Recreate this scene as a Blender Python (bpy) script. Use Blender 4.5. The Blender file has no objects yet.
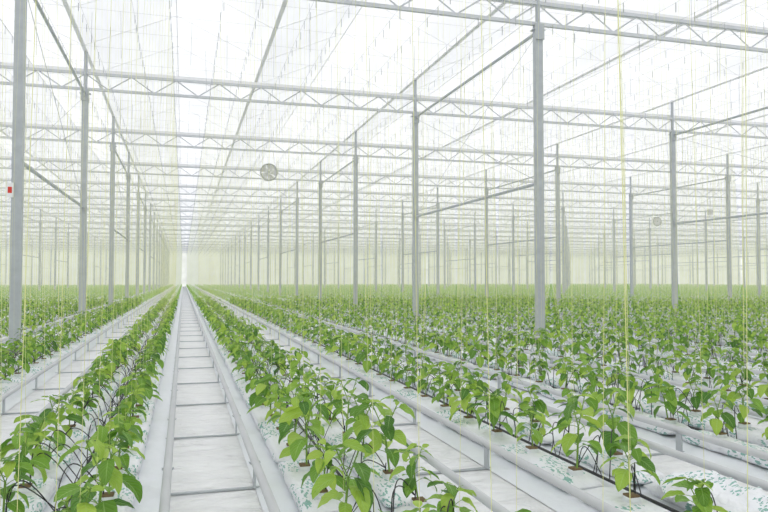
import bpy, math, random
import numpy as np
from mathutils import Vector, Matrix, noise as mnoise
random.seed(7); rng=np.random.default_rng(7)
scene=bpy.context.scene
try:
    scene.view_settings.view_transform='Standard'
    scene.view_settings.look='None'
except Exception as e: print(e)

# ---------------------------------------------------------------- constants
YAW=math.radians(16.3); C=math.cos(YAW); S=math.sin(YAW)
BAY=9.45; ROW=1.575; SEG=7.7
COLX0=-2.60; COLY0=12.4
PATH0=0.18; GAUGE=0.516
Y0=-3.0; NSEG=17; Y1=COLY0+SEG*NSEG
KX0=-4; KX1=11
XL=COLX0+BAY*KX0-2; XR=COLX0+BAY*KX1+2
ZB,ZT=6.45,6.95

# ---------------------------------------------------------------- materials
def newmat(name):
    m=bpy.data.materials.new(name); m.use_nodes=True
    nt=m.node_tree; b=nt.nodes['Principled BSDF']
    return m,nt,b
def simple(name,col,rough=.5,metal=0.,noise=0.,scale=5.,bump=0.):
    m,nt,b=newmat(name)
    b.inputs['Base Color'].default_value=(*col,1); b.inputs['Roughness'].default_value=rough
    b.inputs['Metallic'].default_value=metal
    if noise or bump:
        tc=nt.nodes.new('ShaderNodeTexCoord'); n=nt.nodes.new('ShaderNodeTexNoise')
        n.inputs['Scale'].default_value=scale; n.inputs['Detail'].default_value=4
        nt.links.new(tc.outputs['Object'],n.inputs['Vector'])
        if noise:
            r=nt.nodes.new('ShaderNodeMapRange'); r.inputs[3].default_value=1-noise; r.inputs[4].default_value=1+noise
            nt.links.new(n.outputs['Fac'],r.inputs[0])
            mx=nt.nodes.new('ShaderNodeVectorMath'); mx.operation='SCALE'; mx.inputs[0].default_value=col
            nt.links.new(r.outputs[0],mx.inputs['Scale']); nt.links.new(mx.outputs[0],b.inputs['Base Color'])
        if bump:
            bp=nt.nodes.new('ShaderNodeBump'); bp.inputs['Strength'].default_value=bump; bp.inputs['Distance'].default_value=.03
            nt.links.new(n.outputs['Fac'],bp.inputs['Height']); nt.links.new(bp.outputs[0],b.inputs['Normal'])
    return m
M_steel=simple('galvanised_steel',(.50,.53,.56),.5,.1,.15,9)
M_truss=simple('truss_steel',(.66,.68,.71),.5,.05,.1,6)
M_white=simple('white_paint',(.94,.94,.95),.4)
M_rail=simple('rail_pipe_paint',(.66,.67,.69),.35,.1,.1,4)
M_conc=simple('concrete',(.42,.41,.39),.9,0,.2,14,.3)
M_black=simple('black_tube',(.03,.03,.032),.4)
M_dark=simple('dark_grey',(.18,.18,.19),.5)
M_stem=simple('stem_green',(.22,.38,.06),.5)
M_wool=simple('rockwool_brown',(.26,.18,.10),.95,0,.3,60,.5)
M_stringHaze=simple('far_haze_twine',(.95,.98,.78),.8)  # far twine only: distance haze painted in as a whitish colour
M_stringY=simple('yellow_twine',(.88,.88,.42),.8)
M_red=simple('red_tag',(.7,.05,.03),.5)
M_wire=simple('wire_grey',(.5,.52,.52),.5)

def mat_leaf():
    m,nt,b=newmat('pepper_leaf'); N=nt.nodes.new; L=nt.links.new
    g=N('ShaderNodeNewGeometry'); cr=N('ShaderNodeValToRGB')
    cr.color_ramp.elements[0].color=(.065,.20,.02,1); cr.color_ramp.elements[1].color=(.50,.68,.10,1)
    e=cr.color_ramp.elements.new(.5); e.color=(.23,.44,.045,1)
    L(g.outputs['Random Per Island'],cr.inputs[0])
    uv=N('ShaderNodeUVMap'); uv.uv_map='UVMap'; sep=N('ShaderNodeSeparateXYZ'); L(uv.outputs[0],sep.inputs[0])
    a=N('ShaderNodeMath'); a.operation='ABSOLUTE'; L(sep.outputs[0],a.inputs[0])
    mr=N('ShaderNodeMapRange'); mr.inputs[1].default_value=.02; mr.inputs[2].default_value=.09; mr.inputs[3].default_value=1; mr.inputs[4].default_value=0
    L(a.outputs[0],mr.inputs[0])
    ad=N('ShaderNodeMath'); ad.operation='MULTIPLY_ADD'; ad.inputs[1].default_value=-.32; L(a.outputs[0],ad.inputs[0]); L(sep.outputs[1],ad.inputs[2])
    ml=N('ShaderNodeMath'); ml.operation='MULTIPLY'; ml.inputs[1].default_value=44; L(ad.outputs[0],ml.inputs[0])
    sn=N('ShaderNodeMath'); sn.operation='SINE'; L(ml.outputs[0],sn.inputs[0])
    m2=N('ShaderNodeMapRange'); m2.inputs[1].default_value=.86; m2.inputs[2].default_value=1; m2.inputs[3].default_value=0; m2.inputs[4].default_value=.4
    L(sn.outputs[0],m2.inputs[0])
    mx=N('ShaderNodeMath'); mx.operation='MAXIMUM'; L(mr.outputs[0],mx.inputs[0]); L(m2.outputs[0],mx.inputs[1])
    m3=N('ShaderNodeMath'); m3.operation='MULTIPLY'; m3.inputs[1].default_value=.45; L(mx.outputs[0],m3.inputs[0])
    mc=N('ShaderNodeMix'); mc.data_type='RGBA'; L(m3.outputs[0],mc.inputs[0]); L(cr.outputs[0],mc.inputs[6]); mc.inputs[7].default_value=(.5,.7,.24,1)
    L(mc.outputs[2],b.inputs['Base Color']); b.inputs['Roughness'].default_value=.40; b.inputs['Specular IOR Level'].default_value=.6
    bp=N('ShaderNodeBump'); bp.inputs['Strength'].default_value=.5; bp.inputs['Distance'].default_value=.004; L(sn.outputs[0],bp.inputs['Height']); L(bp.outputs[0],b.inputs['Normal'])
    t=N('ShaderNodeBsdfTranslucent'); hs=N('ShaderNodeHueSaturation'); hs.inputs['Value'].default_value=1.3; L(mc.outputs[2],hs.inputs['Color']); L(hs.outputs[0],t.inputs[0])
    ms=N('ShaderNodeMixShader'); ms.inputs[0].default_value=.33; L(b.outputs[0],ms.inputs[1]); L(t.outputs[0],ms.inputs[2])
    L(ms.outputs[0],nt.nodes['Material Output'].inputs[0]); return m
M_leaf=mat_leaf()

def mat_floor():
    m,nt,b=newmat('white_ground_cloth'); N=nt.nodes.new; L=nt.links.new
    tc=N('ShaderNodeTexCoord'); mp=N('ShaderNodeMapping'); L(tc.outputs['Object'],mp.inputs[0]); mp.inputs['Scale'].default_value=(1.2,2.6,1)
    n=N('ShaderNodeTexNoise'); n.inputs['Scale'].default_value=2.2; n.inputs['Detail'].default_value=7; n.inputs['Distortion'].default_value=1.6; L(mp.outputs[0],n.inputs[0])
    cr=N('ShaderNodeValToRGB'); cr.color_ramp.elements[0].position=.3; cr.color_ramp.elements[0].color=(.86,.86,.87,1); cr.color_ramp.elements[1].position=.6; cr.color_ramp.elements[1].color=(.97,.97,.97,1)
    L(n.outputs[0],cr.inputs[0]); L(cr.outputs[0],b.inputs['Base Color']); b.inputs['Roughness'].default_value=.4
    bp=N('ShaderNodeBump'); bp.inputs['Strength'].default_value=.9; bp.inputs['Distance'].default_value=.08; L(n.outputs[0],bp.inputs['Height']); L(bp.outputs[0],b.inputs['Normal']); return m
M_floor=mat_floor()
def mat_bag(name,thr,sx,sy):
    m,nt,b=newmat(name); N=nt.nodes.new; L=nt.links.new
    tc=N('ShaderNodeTexCoord'); mp=N('ShaderNodeMapping'); L(tc.outputs['Object'],mp.inputs[0]); mp.inputs['Scale'].default_value=(sx,sy,60)
    n=N('ShaderNodeTexNoise'); n.inputs['Scale'].default_value=1; n.inputs['Detail'].default_value=1; L(mp.outputs[0],n.inputs[0])
    n3=N('ShaderNodeTexNoise'); n3.inputs['Scale'].default_value=3.0; L(tc.outputs['Object'],n3.inputs[0])
    g=N('ShaderNodeMath'); g.operation='GREATER_THAN'; g.inputs[1].default_value=thr; L(n3.outputs[0],g.inputs[0])
    g2=N('ShaderNodeMath'); g2.operation='GREATER_THAN'; g2.inputs[1].default_value=.55; L(n.outputs[0],g2.inputs[0])
    mu=N('ShaderNodeMath'); mu.operation='MULTIPLY'; L(g.outputs[0],mu.inputs[0]); L(g2.outputs[0],mu.inputs[1])
    mc=N('ShaderNodeMix'); mc.data_type='RGBA'; L(mu.outputs[0],mc.inputs[0]); mc.inputs[6].default_value=(.92,.93,.96,1); mc.inputs[7].default_value=(.28,.52,.46,1)
    L(mc.outputs[2],b.inputs['Base Color']); b.inputs['Roughness'].default_value=.3
    n2=N('ShaderNodeTexNoise'); n2.inputs['Scale'].default_value=14; n2.inputs['Detail'].default_value=3; n2.inputs['Distortion'].default_value=1; L(tc.outputs['Object'],n2.inputs[0])
    bp=N('ShaderNodeBump'); bp.inputs['Strength'].default_value=.7; bp.inputs['Distance'].default_value=.03; L(n2.outputs[0],bp.inputs['Height']); L(bp.outputs[0],b.inputs['Normal']); return m
M_bag=mat_bag('grow_bag_film',.53,60,22)
M_wrap=mat_bag('printed_wrapper_film',.50,28,60)
M_film=simple('liner_film',(.91,.93,.97),.35,0,.04,5,.8)
def mat_roof(name,col,f=.3,dark=.8):
    m,nt,b=newmat(name); N=nt.nodes.new; L=nt.links.new
    t=N('ShaderNodeBsdfTranslucent'); d=N('ShaderNodeBsdfDiffuse'); d.inputs[0].default_value=(*col,1)
    tc=N('ShaderNodeTexCoord'); mp=N('ShaderNodeMapping'); mp.inputs['Scale'].default_value=(1,.3,1); L(tc.outputs['Object'],mp.inputs[0])
    n=N('ShaderNodeTexNoise'); n.inputs['Scale'].default_value=.8; n.inputs['Detail'].default_value=4; L(mp.outputs[0],n.inputs[0])
    cr=N('ShaderNodeValToRGB'); cr.color_ramp.elements[0].position=.35; cr.color_ramp.elements[0].color=(*[c*dark for c in col],1); cr.color_ramp.elements[1].position=.65; cr.color_ramp.elements[1].color=(*col,1)
    L(n.outputs[0],cr.inputs[0]); L(cr.outputs[0],t.inputs[0])
    ms=N('ShaderNodeMixShader'); ms.inputs[0].default_value=f; L(t.outputs[0],ms.inputs[1]); L(d.outputs[0],ms.inputs[2])
    L(ms.outputs[0],nt.nodes['Material Output'].inputs[0]); return m
M_roof=mat_roof('diffuse_roof_glass',(.93,.935,.95),.38,.88)
M_wall=mat_roof('diffuse_wall_glass',(.95,.96,.90),.5)

# ---------------------------------------------------------------- mesh builder
class MB:
    def __init__(s): s.v=[];s.f=[];s.m=[];s.uv=[];s.n=0
    def add(s,v,f,mi=0,uv=None):
        v=np.asarray(v,float); s.v.append(v)
        s.uv.append(np.zeros((len(v),2)) if uv is None else np.asarray(uv,float))
        s.f.extend([tuple(i+s.n for i in q) for q in f])
        if isinstance(mi,(list,tuple)): s.m.extend(mi)
        else: s.m.extend([mi]*len(f))
        s.n+=len(v)
    def box(s,x0,x1,y0,y1,z0,z1,mi=0):
        v=[(x,y,z) for x in(x0,x1) for y in(y0,y1) for z in(z0,z1)]
        s.add(v,[(0,1,3,2),(4,6,7,5),(0,4,5,1),(2,3,7,6),(0,2,6,4),(1,5,7,3)],mi)
    def tube(s,pts,r,n=6,mi=0,cap=False,closed=False):
        P=np.asarray(pts,float); k=len(P); V=[]
        rr=r if hasattr(r,'__len__') else [r]*k
        for i in range(k):
            if closed: t=P[(i+1)%k]-P[i-1]
            else: t=P[min(i+1,k-1)]-P[max(i-1,0)]
            t=t/(np.linalg.norm(t)+1e-9)
            a=np.array([0,0,1.]) if abs(t[2])<.9 else np.array([1.,0,0])
            u=np.cross(t,a); u/=np.linalg.norm(u); w=np.cross(t,u)
            for j in range(n):
                an=2*math.pi*j/n; V.append(P[i]+rr[i]*(math.cos(an)*u+math.sin(an)*w))
        F=[]
        for i in range(k if closed else k-1):
            i2=(i+1)%k
            for j in range(n):
                j2=(j+1)%n; F.append((i*n+j,i*n+j2,i2*n+j2,i2*n+j))
        if cap: F.append(tuple(range(n))[::-1]); F.append(tuple((k-1)*n+j for j in range(n)))
        s.add(V,F,mi)
    def mesh(s,name,mats,smooth=False,uv=False):
        V=np.concatenate(s.v)
        me=bpy.data.meshes.new(name); me.from_pydata(V.tolist(),[],s.f)
        for m in mats: me.materials.append(m)
        me.polygons.foreach_set('material_index',np.array(s.m,dtype=np.int32))
        if smooth: me.polygons.foreach_set('use_smooth',np.ones(len(s.f),dtype=bool))
        if uv:
            UV=np.concatenate(s.uv)
            ul=me.uv_layers.new(name='UVMap'); li=np.zeros(len(me.loops),dtype=np.int32); me.loops.foreach_get('vertex_index',li)
            ul.data.foreach_set('uv',UV[li].ravel())
        me.update(); return me
NV=[0]
def obj(name,me,loc=(0,0,0),rot=(0,0,0),parent=None):
    o=bpy.data.objects.new(name,me); o.location=loc; o.rotation_euler=rot
    scene.collection.objects.link(o)
    if parent: o.parent=parent
    if isinstance(me,bpy.types.Mesh): NV[0]+=len(me.vertices)
    return o
def visible(x,y):
    if y<0: return False
    return (x > -0.25*y-4.5) and (x < 1.03*y+6.5)

# ---------------------------------------------------------------- pepper plant
def leaf(mb,base,az,el,length,width,droop,roll,cup,lod):
    R=[9,4,3][lod]; us=[[-1,-.55,0,.55,1],[-1,0,1],[-1,1]][lod]
    dirh=np.array([math.cos(az),math.sin(az),0]); side=np.array([-math.sin(az),math.cos(az),0]); up=np.array([0,0,1.])
    p=np.array(base,float); V=[];UV=[]
    ph=random.random()*6
    if lod==2:
        p2=p+(dirh*math.cos(el-droop*.25)+up*math.sin(el-droop*.25))*length*.45
        p3=p2+(dirh*math.cos(el-droop*.7)+up*math.sin(el-droop*.7))*length*.5
        mb.add([p,p2+side*width*.5,p3,p2-side*width*.5],[(0,1,2,3)],0); return
    for i in range(R):
        t=i/(R-1); e=el-droop*t
        if i: p=p+(dirh*math.cos(e)+up*math.sin(e))*(length/(R-1))
        nrm=-dirh*math.sin(e)+up*math.cos(e)
        w=width*.5*(t**.55)*((1-t)**.9)/(.379**.55*.621**.9)+.0006
        sd=side*math.cos(roll)+nrm*math.sin(roll); nn=nrm*math.cos(roll)-side*math.sin(roll)
        for u in us:
            rip=.08*w*math.sin(t*14+ph+u*2)*abs(u)
            V.append(p+sd*u*w*(1-.08*abs(u))+nn*(cup*w*abs(u)**1.4+rip)); UV.append((u,t))
    F=[];n=len(us)
    for i in range(R-1):
        for j in range(n-1): a=i*n+j; F.append((a,a+1,a+n+1,a+n))
    mb.add(V,F,0,UV)
def make_plant(seed,lod):
    random.seed(seed); mb=MB()
    H=random.uniform(.24,.35)
    lean=(random.uniform(-.03,.03),random.uniform(-.03,.03))
    fork=H*.62
    P=[np.array([lean[0]*t,lean[1]*t,fork*t]) for t in ([0,.33,.66,1] if lod==0 else [0,1])]
    mb.tube(P,.0055 if lod<2 else .006,[6,4,3][lod],1)
    top=P[-1]; az=random.uniform(0,6.28)
    def petleaf(b,a,el,pl,ll,droop):
        e=np.array(b)+pl*np.array([math.cos(a)*math.cos(el),math.sin(a)*math.cos(el),math.sin(el)])
        mid=(np.array(b)+e)/2+np.array([0,0,.004])
        if lod==0: mb.tube([b,mid,e],[.0022,.0018,.0014],4,1)
        elif lod==1: mb.tube([b,e],.002,3,1)
        leaf(mb,e,a,el*.35+random.uniform(-.5,.1),ll,ll*random.uniform(.54,.66),droop,random.uniform(-.6,.6),random.uniform(.05,.3),lod)
    ga=2.4; n1=[8,6,4][lod]
    for i in range(n1):
        t=.38+.62*i/(n1-1); az+=ga+random.uniform(-.4,.4)
        b=np.array([lean[0]*t,lean[1]*t,fork*t])
        petleaf(b,az,random.uniform(.1,.6),random.uniform(.03,.065),random.uniform(.10,.17),random.uniform(.5,1.4))
    nf=2; a0=random.uniform(0,6.28); n2=[4,3,3][lod]
    for k in range(nf):
        a=a0+k*6.283/nf; L=H-fork+random.uniform(-.02,.03)
        br=[top+np.array([math.cos(a)*.45*L*t,math.sin(a)*.45*L*t,L*t]) for t in np.linspace(0,1,4 if lod==0 else 2)]
        if lod<2: mb.tube(br,.003,[5,3][lod],1)
        aa=a
        for i in range(n2):
            t=.25+.75*i/(n2-1); b=top+np.array([math.cos(a)*.45*L*t,math.sin(a)*.45*L*t,L*t]); aa+=2.3+random.uniform(-.4,.4)
            s=1-.3*t
            petleaf(b,aa,random.uniform(.2,.8),random.uniform(.025,.05)*s+.005,random.uniform(.10,.155)*s+.01,random.uniform(.5,1.4))
        if lod<2:
            for i in range(2+(lod==0)):
                petleaf(br[-1],aa+i*2.1,random.uniform(.7,1.2),.008,random.uniform(.035,.065),.5)
    return np.concatenate(mb.v),mb.f,mb.m,np.concatenate(mb.uv)
plants=[[make_plant(100+i,l) for i in range(14)] for l in range(3)]
NP=14; LOFF=.23; ZBAG=.12; ZCUBE=.155
lines=[]
for s in(-1,1):
    for i in range(NP):
        lines.append((s*LOFF,(i+.5+(0.25 if s>0 else -.2))*SEG/NP))
def in_gap(x,y): return x>0 and 5.3<y<6.6
def plant_chunk(seed,lod,skip=None):
    random.seed(seed*10+lod); mb=MB()
    for (x,y) in lines:
        if skip and skip(x,y): continue
        V,F,MI,UV=random.choice(plants[lod])
        a=random.uniform(0,6.28); sc=random.uniform(.78,1.18); ca,sa=math.cos(a),math.sin(a)
        W=V.copy(); W[:,0]=(V[:,0]*ca-V[:,1]*sa)*sc+x+random.uniform(-.015,.015); W[:,1]=(V[:,0]*sa+V[:,1]*ca)*sc+y+random.uniform(-.02,.02); W[:,2]=V[:,2]*sc+ZCUBE-.005
        mb.add(W,F,list(MI),UV)
    return mb.mesh('pepper_plants_%d_%d'%(lod,seed),[M_leaf,M_stem],lod<2,True)
pchunks=[[plant_chunk(i,l) for i in range([5,4,4][l])] for l in range(3)]
gap_chunk=plant_chunk(33,0,in_gap)
def string_chunk(seed,lod,skip=None):
    random.seed(seed); mb=MB(); zt=6.30
    for (x,y) in lines:
        if skip and skip(x,y): continue
        dx=random.uniform(-.02,.02); s=1 if x>0 else -1
        top=(x+s*.10+dx,y+random.uniform(-.04,.04),zt)
        if lod==0:
            mb.tube([(x,y,ZCUBE+.05),((x+top[0])/2+random.uniform(-.008,.008),y,3.2),top],.0010,3,2)
            mb.box(top[0]-.006,top[0]+.006,top[1]-.006,top[1]+.006,zt-.16,zt+.02,1)
        else:
            mb.tube([(x,y,ZCUBE+.05),top],.0019 if lod==1 else .0017,3,2 if lod==1 else 0)  # distant twine drawn thicker, farthest in the pale haze colour
            mb.tube([(top[0],top[1],zt-.15),(top[0],top[1],zt)],.006,3,1)
    for s in(-1,1): mb.tube([(s*(LOFF+.10),0,zt+.02),(s*(LOFF+.10),SEG,zt+.02)],.003,3,1)
    return mb.mesh('twine_%d'%seed,[M_stringHaze,M_wire,M_stringY])
schunks=[[string_chunk(i,l) for i in range(3)] for l in range(3)]
gap_twine=string_chunk(9,0,in_gap)
def bag_chunk(seed,lod,skip=None):
    random.seed(seed); mb=MB()
    prof=[(-.525,.006),(-.48,.010),(-.40,.016),(-.30,.022),(-.1,.03),(0,.022),(.1,.03),(.30,.022),(.40,.016),(.48,.010),(.525,.006)]
    if lod==2: prof=[(-.5,.015),(.5,.015)]
    n=[60,12,1][lod]; V=[];F=[]
    for i in range(n+1):
        for (x,z) in prof:
            e=0 if i in(0,n) or abs(x)>.5 else 1
            V.append((x+e*random.uniform(-.015,.015),SEG*i/n,z+e*random.uniform(-.003,.014)))
    k=len(prof)
    for i in range(n):
        for j in range(k-1): a=i*k+j; F.append((a,a+1,a+k+1,a+k))
    mb.add(V,F,1)
    nb=7; Lb=SEG/nb
    for s in(-1,1):
        if lod==2: mb.box(s*LOFF-.12,s*LOFF+.12,0,SEG,.03,.12,0); continue
        for b in range(nb):
            y0=b*Lb+.03; y1=(b+1)*Lb-.03; cx=s*LOFF; V=[];F=[]; kk=[12,8][lod]; rows=[14,4][lod]
            for i in range(rows+1):
                t=i/rows; y=y0+(y1-y0)*t; e=min(1,math.sin(math.pi*t)*3.2)**.5 if 0<t<1 else 0.12
                for j in range(kk):
                    a=2*math.pi*j/kk; cx2=math.copysign(abs(math.cos(a))**.6,math.cos(a)); sz=math.copysign(abs(math.sin(a))**.6,math.sin(a))
                    V.append((cx+cx2*.125*(.93+.07*e)+random.uniform(-.005,.005),y,.072+sz*.048*e+random.uniform(-.003,.003)))
            for i in range(rows):
                for j in range(kk): j2=(j+1)%kk; F.append((i*kk+j,i*kk+j2,(i+1)*kk+j2,(i+1)*kk+j))
            F.append(tuple(range(kk))[::-1]); F.append(tuple(rows*kk+j for j in range(kk)))
            mb.add(V,F,0)
    if lod<2:
        mb.tube([(0,0,.06),(0,SEG,.06)],.010,6,2)
        for (x,y) in lines:
            if skip and skip(x,y): continue
            mb.box(x-.034,x+.034,y-.034,y+.034,ZBAG-.02,ZCUBE-.010,1)
            mb.box(x-.031,x+.031,y-.031,y+.031,ZCUBE-.010,ZCUBE,3)
            s=1 if x>0 else -1; K=[14,5][lod]
            for q in range(2 if lod==0 else 1):
                y0=y-s*random.uniform(.05,.38); h=random.uniform(.20,.34); P=[]; wob=random.uniform(-.08,.08)
                for i in range(K+1):
                    t=i/K; P.append((s*LOFF*.9*t+wob*math.sin(t*3.14),y0+(y-y0)*t+.04*math.sin(t*3.14)*s,.06+(ZCUBE-.04)*t+ (h-.1)*math.sin(math.pi*t)))
                mb.tube(P,.0033,[4,3][lod],2)
                if lod==0: mb.tube([(P[-1][0],P[-1][1],ZCUBE-.02),(P[-1][0]+.004,P[-1][1],ZCUBE+.05)],.0035,4,2)
    return mb.mesh('grow_bags_%d_%d'%(lod,seed),[M_bag,M_film,M_black,M_wool],True)
bchunks=[[bag_chunk(i,l) for i in range(3)] for l in range(3)]
gap_bag=bag_chunk(9,0,in_gap)

E1=obj('pepper_plant_rows',None); E2=obj('support_twine_rows',None); E3=obj('grow_bag_rows',None)
ys=[COLY0+SEG*(j) for j in range(-2,NSEG)]
kr0=math.ceil((XL-(PATH0+ROW/2))/ROW); kr1=math.floor((XR-(PATH0+ROW/2))/ROW)
cnt=[0,0,0]
random.seed(5)
for k in range(kr0,kr1+1):
    x=PATH0+ROW/2+ROW*k
    for y in ys:
        ye=y+SEG
        if not (visible(x,ye) ): continue
        d=math.hypot(x,max(y,0))
        lod=0 if d<11 else (1 if d<34 else 2)
        cnt[lod]+=1
        pm=random.choice(pchunks[lod]); sm=random.choice(schunks[lod]); bm=random.choice(bchunks[lod])
        if k==1 and y<0: pm,sm,bm=gap_chunk,gap_twine,gap_bag
        obj('plant_segment',pm,(x,y,0),parent=E1)
        obj('twine_segment',sm,(x,y,0),parent=E2)
        obj('bag_segment',bm,(x,y,0),parent=E3)
print('segments',cnt,'verts',NV)

def wrapper(name,cx,cy,lx,ly,rz,seed):
    mb=MB(); nx,ny=40,40; V=[];F=[]
    for j in range(ny+1):
        for i in range(nx+1):
            u=i/nx-.5; v=j/ny-.5
            n=mnoise.noise(Vector((u*5+seed,v*7,0)))+.5*mnoise.noise(Vector((u*12+seed,v*14,3)))
            edge=min(.5-abs(u),.5-abs(v))*2
            z=.150+.05*n+.05*min(1,edge*4)
            V.append((u*lx+.02*n,v*ly+.02*n,z))
    for j in range(ny):
        for i in range(nx): a=j*(nx+1)+i; F.append((a,a+1,a+nx+2,a+nx+1))
    mb.add(V,F,0); me=mb.mesh(name,[M_wrap],True); obj(name,me,(cx,cy,0),(0,0,rz))
wrapper('crumpled_grow_bag_wrapper',2.72,3.02,.42,.78,-.12,1.0)

# ---------------------------------------------------------------- pipe rails
def rails(det):
    mb=MB(); ZR=.20; r=.0255
    for s in(-1,1):
        x=s*GAUGE/2
        mb.tube([(x,Y0,ZR-r),(x,Y1,ZR-r)],r,10 if det else 6,0,True)
    n=int((Y1-Y0)/1.54)
    if det:
      for i in range(n):
        y=4.4+1.54*(i-4)
        if y<Y0 or y>Y1: continue
        mb.box(-GAUGE/2-.05,GAUGE/2+.05,y-.012,y+.012,.004,.014,1)
        for s in(-1,1):
            x=s*GAUGE/2
            mb.box(x-.006,x+.006,y-.03,y+.03,.01,ZR-2*r,1)
            mb.add([(x-.035,y-.03,ZR-1.3*r),(x-.035,y+.03,ZR-1.3*r),(x,y-.03,ZR-2.25*r),(x,y+.03,ZR-2.25*r),(x+.035,y-.03,ZR-1.3*r),(x+.035,y+.03,ZR-1.3*r)],[(0,1,3,2),(2,3,5,4)],1)
    me=mb.mesh('pipe_rail',[M_rail,M_steel])
    for p in me.polygons:
        if p.material_index==0: p.use_smooth=True
    return me
rm=[rails(0),rails(1)]
k0=math.ceil((XL-PATH0)/ROW)+1; k1=math.floor((XR-PATH0)/ROW)-1
ER=obj('heating_pipe_rails',None)
for k in range(k0,k1+1): obj('pipe_rail_pair',rm[1 if -6<=k<=14 else 0],(PATH0+ROW*k,0,0),parent=ER)

# ---------------------------------------------------------------- columns
mb=MB()
w,dp=.08,.06
prof=[(-w,-dp),(w,-dp),(w,dp),(.035,dp),(.035,dp-.02),(-.035,dp-.02),(-.035,dp),(-w,dp)]
k=len(prof); V=[(x,y,z) for z in(.22,ZB) for (x,y) in prof]
mb.add(V,[(i,(i+1)%k,(i+1)%k+k,i+k) for i in range(k)],0)
mb.box(-.082,.11,-.11,.11,0,.21,1)
mb.box(-.082,.105,-.10,.10,.21,.222,0)
for sx in(-.06,.085):
    for sy in(-1,1): mb.tube([(sx,sy*.08,.22),(sx,sy*.08,.27)],.01,6,0,True)
mb.box(-.14,.14,-.08,.08,ZB-.10,ZB-.085,0); mb.box(-.10,.10,-.09,-.06,ZB-.3,ZB+.02,0)
mb.tube([(0,0,ZB),(0,0,7.55)],.05,8,0)
mb.box(-.083,.083,-.064,-.06,3.1,3.3,0)
col_me=mb.mesh('steel_column',[M_steel,M_conc])
EC=obj('distant_steel_columns',None)
for k in range(KX0,KX1+1):
    for j in range(-1,NSEG):
        x=COLX0+BAY*k; y=COLY0+SEG*j
        if not visible(x,y+3): continue
        d=y*C+x*S
        if d<48: obj('steel_column',col_me,(x,y,0))
        else: obj('column',col_me,(x,y,0),parent=EC)

# ---------------------------------------------------------------- trusses
mb=MB(); c=.035
x0=XL;x1=XR
mb.box(x0,x1,-c,c,ZB,ZB+.07,0); mb.box(x0,x1,-c,c,ZT-.07,ZT,0)
pan=BAY/16
xx=COLX0+KX0*BAY-int((COLX0+KX0*BAY-x0)/pan)*pan
i=0
while xx+pan<x1:
    a,b=(ZB+.05,ZT-.05) if i%2==0 else (ZT-.05,ZB+.05)
    mb.tube([(xx,0,a),(xx+pan,0,b)],.017,4,0); xx+=pan;i+=1
truss_me=mb.mesh('roof_truss',[M_truss])
for j in range(-1,NSEG): obj('roof_truss',truss_me,(0,COLY0+SEG*j,0))

mb=MB()
for z in(6.33,3.25): mb.tube([(0,.06,z),(0,SEG-.06,z)],.035,8,0,True)
for a,b in((3.3,6.28),(6.28,3.3)): mb.tube([(0,.06,a),(0,SEG-.06,b)],.006,4,1)
for a in(0.08,SEG-.08):
    for z in(6.33,3.25): mb.box(-.05,.05,a-.03,a+.03,z-.07,z+.07,0)
brace_me=mb.mesh('column_brace',[M_steel,M_wire])
for k in range(KX0,KX1+1):
    for j in range(0,NSEG-1,2):
        x=COLX0+BAY*k; y=COLY0+SEG*j
        if visible(x,y+SEG): obj('column_brace',brace_me,(x,y,0))

# ---------------------------------------------------------------- roof (Venlo)
SP=BAY/2; ZG=7.55; ZRD=8.6; LEN=Y1-Y0+1
mbp=MB(); 
mbp.add([(0,0,ZG),(SP/2,0,ZRD),(SP,0,ZG),(0,LEN,ZG),(SP/2,LEN,ZRD),(SP,LEN,ZG)],[(0,1,4,3),(1,2,5,4)],0)
span_me=mbp.mesh('roof_glass',[M_roof])
mbf=MB()
mbf.box(-.05,.05,0,LEN,ZG-.05,ZG-.02,0); mbf.box(SP/2-.012,SP/2+.012,0,LEN,ZRD-.045,ZRD-.02,0)
yb=0
while yb<LEN:
    for (xa,za,xb,zb) in((0,ZG-.03,SP/2,ZRD-.03),(SP,ZG-.03,SP/2,ZRD-.03)):
        mbf.tube([(xa,yb,za),(xb,yb,zb)],.009,3,0)
    yb+=SEG/3
frame_me=mbf.mesh('roof_frame',[M_white])
CE=obj('ceiling',None)
for k in range(KX0*2-1,KX1*2+1):
    x=COLX0+SP*k
    obj('roof_glass',span_me,(x,Y0-.5,0),parent=CE); obj('roof_frame',frame_me,(x,Y0-.5,0),parent=CE)

mb=MB()
mb.box(XL,XR,.10,.30,ZT+.02,ZT+.12,0)
for i in range(6): mb.tube([(XL,.5+i*1.25,ZT+.03),(XR,.5+i*1.25,ZT+.03)],.0025,3,1)
random.seed(11)
xq=-20.0
while xq<62:
    yq=random.uniform(.4,SEG-.4); mb.tube([(xq,yq,ZG-.1),(xq+random.uniform(-.03,.03),yq,6.36)],.0045,3,1); xq+=random.uniform(.25,.6)
sc_me=mb.mesh('shade_screen',[M_white,M_wire])
for j in range(-1,NSEG): obj('shade_screen',sc_me,(0,COLY0+SEG*j,0))
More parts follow.
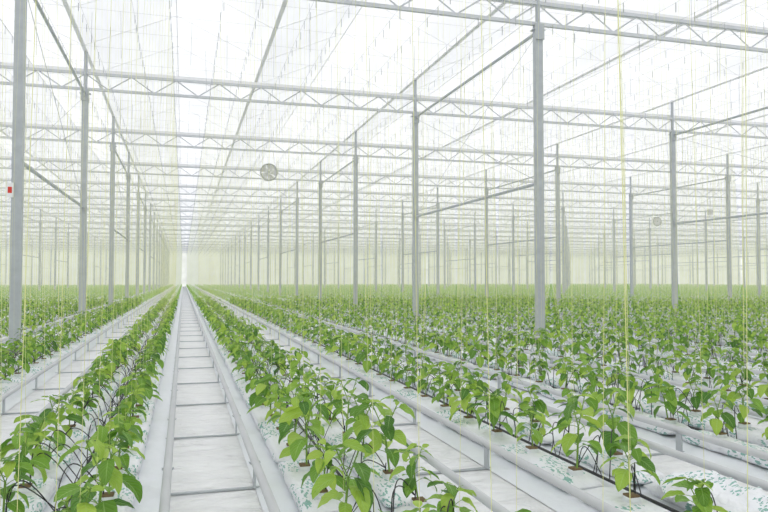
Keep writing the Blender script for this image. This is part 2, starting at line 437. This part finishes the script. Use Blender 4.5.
# ---------------------------------------------------------------- shell
def quad(name,vs,mat):
    mb=MB(); mb.add(vs,[(0,1,2,3)],0); return obj(name,mb.mesh(name,[mat]))
ya,yb=Y0-.5,Y1+.5; xa=COLX0+SP*(KX0*2-1); xb=COLX0+SP*(KX1*2+1)
quad('floor',[(xa,ya,0),(xb,ya,0),(xb,yb,0),(xa,yb,0)],M_floor)
def wall(name,p,q):
    mb=MB(); p=np.array(p,float);q=np.array(q,float)
    mb.add([(p[0],p[1],0),(q[0],q[1],0),(q[0],q[1],ZRD),(p[0],p[1],ZRD)],[(0,1,2,3)],0)
    L=np.linalg.norm(q-p); n=int(L/2.4); dd=(q-p)/L
    for i in range(n+1):
        a=p+dd*i*2.4; mb.box(a[0]-.03,a[0]+.03,a[1]-.03,a[1]+.03,0,ZG,1)
    for z in(1.2,3.6,6.0): mb.tube([(p[0],p[1],z),(q[0],q[1],z)],.03,4,1)
    obj(name,mb.mesh(name,[M_wall,M_white]))
wall('wall_back',(xa,yb),(xb,yb)); wall('wall_front',(xa,ya),(xb,ya)); wall('wall_left',(xa,ya),(xa,yb)); wall('wall_right',(xb,ya),(xb,yb))

# ---------------------------------------------------------------- circulation fans
mb=MB(); Rf=.33
def ring(R,y,rad,mi): mb.tube([(R*math.cos(a),y,R*math.sin(a)) for a in np.linspace(0,2*math.pi,33)[:-1]],rad,6,mi,closed=True)
V=[];F=[]
for y in(-.12,.12):
    for i in range(32): a=2*math.pi*i/32; V.append((Rf*math.cos(a),y,Rf*math.sin(a)))
for i in range(32): F.append((i,(i+1)%32,32+(i+1)%32,32+i))
mb.add(V,F,0); ring(Rf,-.12,.03,2); ring(Rf,.12,.015,0)
for R in(.07,.12,.17,.22,.27): ring(R,-.13,.009,0); 
for i in range(16):
    a=i*math.pi/8; mb.tube([(.05*math.cos(a),-.13,.05*math.sin(a)),(Rf*math.cos(a),-.13,Rf*math.sin(a))],.006,4,0)
mb.tube([(0,-.13,0),(0,.18,0)],.07,14,2,True)
for i in range(5):
    a=i*2*math.pi/5; u=np.array([math.cos(a),0,math.sin(a)]); t=np.array([-math.sin(a),0,math.cos(a)])
    mb.add([u*.07+t*-.05+[0,-.03,0],u*.07+t*.05+[0,.03,0],u*.31+t*.18+[0,.04,0],u*.31+t*-.15+[0,-.05,0]],[(0,1,2,3)],0)
for s in(-1,1): mb.tube([(s*Rf*.8,0,Rf*.6),(s*Rf*.5,0,.95)],.012,5,0)
mb.box(-.2,.2,-.03,.03,.83,.87,0)
fan_me=mb.mesh('circulation_fan',[M_white,M_dark,M_wire])
for (px,j,z) in((3.25,2,5.62),(33.5,4,5.62)):
    obj('circulation_fan',fan_me,(px,COLY0+SEG*j,z))
mb=MB(); mb.box(-.12,.12,-.1,.1,-.25,.15,0)
for i in range(4): mb.box(-.13,.13,-.11,.11,-.2+i*.08,-.18+i*.08,1)
mb.tube([(0,0,.15),(0,0,.9)],.006,4,1)
obj('climate_sensor_box',mb.mesh('climate_sensor_box',[M_white,M_dark]),(31.5,COLY0+SEG*3,5.6))
mb=MB(); mb.box(-.05,.05,-.1,-.065,-.12,.12,0); mb.box(-.03,.03,-.105,-.1,-.05,.05,1)
obj('switch_box',mb.mesh('switch_box',[M_white,M_red]),(COLX0-.14+.05,COLY0,2.75))

# ---------------------------------------------------------------- light
w=bpy.data.worlds.new('overcast'); scene.world=w; w.use_nodes=True
nt=w.node_tree; bg=nt.nodes['Background']; bg.inputs['Color'].default_value=(.965,.975,1,1); bg.inputs['Strength'].default_value=1.38
sd=bpy.data.lights.new('sun','SUN'); sd.energy=1.0; sd.angle=math.radians(20); sd.color=(1,.97,.97)
so=obj('sun',sd,(0,0,30),(math.radians(25),math.radians(40),0))

cd=bpy.data.cameras.new('camera'); cam=obj('camera',cd,(0,0,1.30),(math.radians(92.0),0,-YAW))
cd.lens=690/768*36; cd.sensor_width=36; cd.clip_end=1000
cd.shift_x=-.0015
scene.camera=cam
print('total verts',NV)
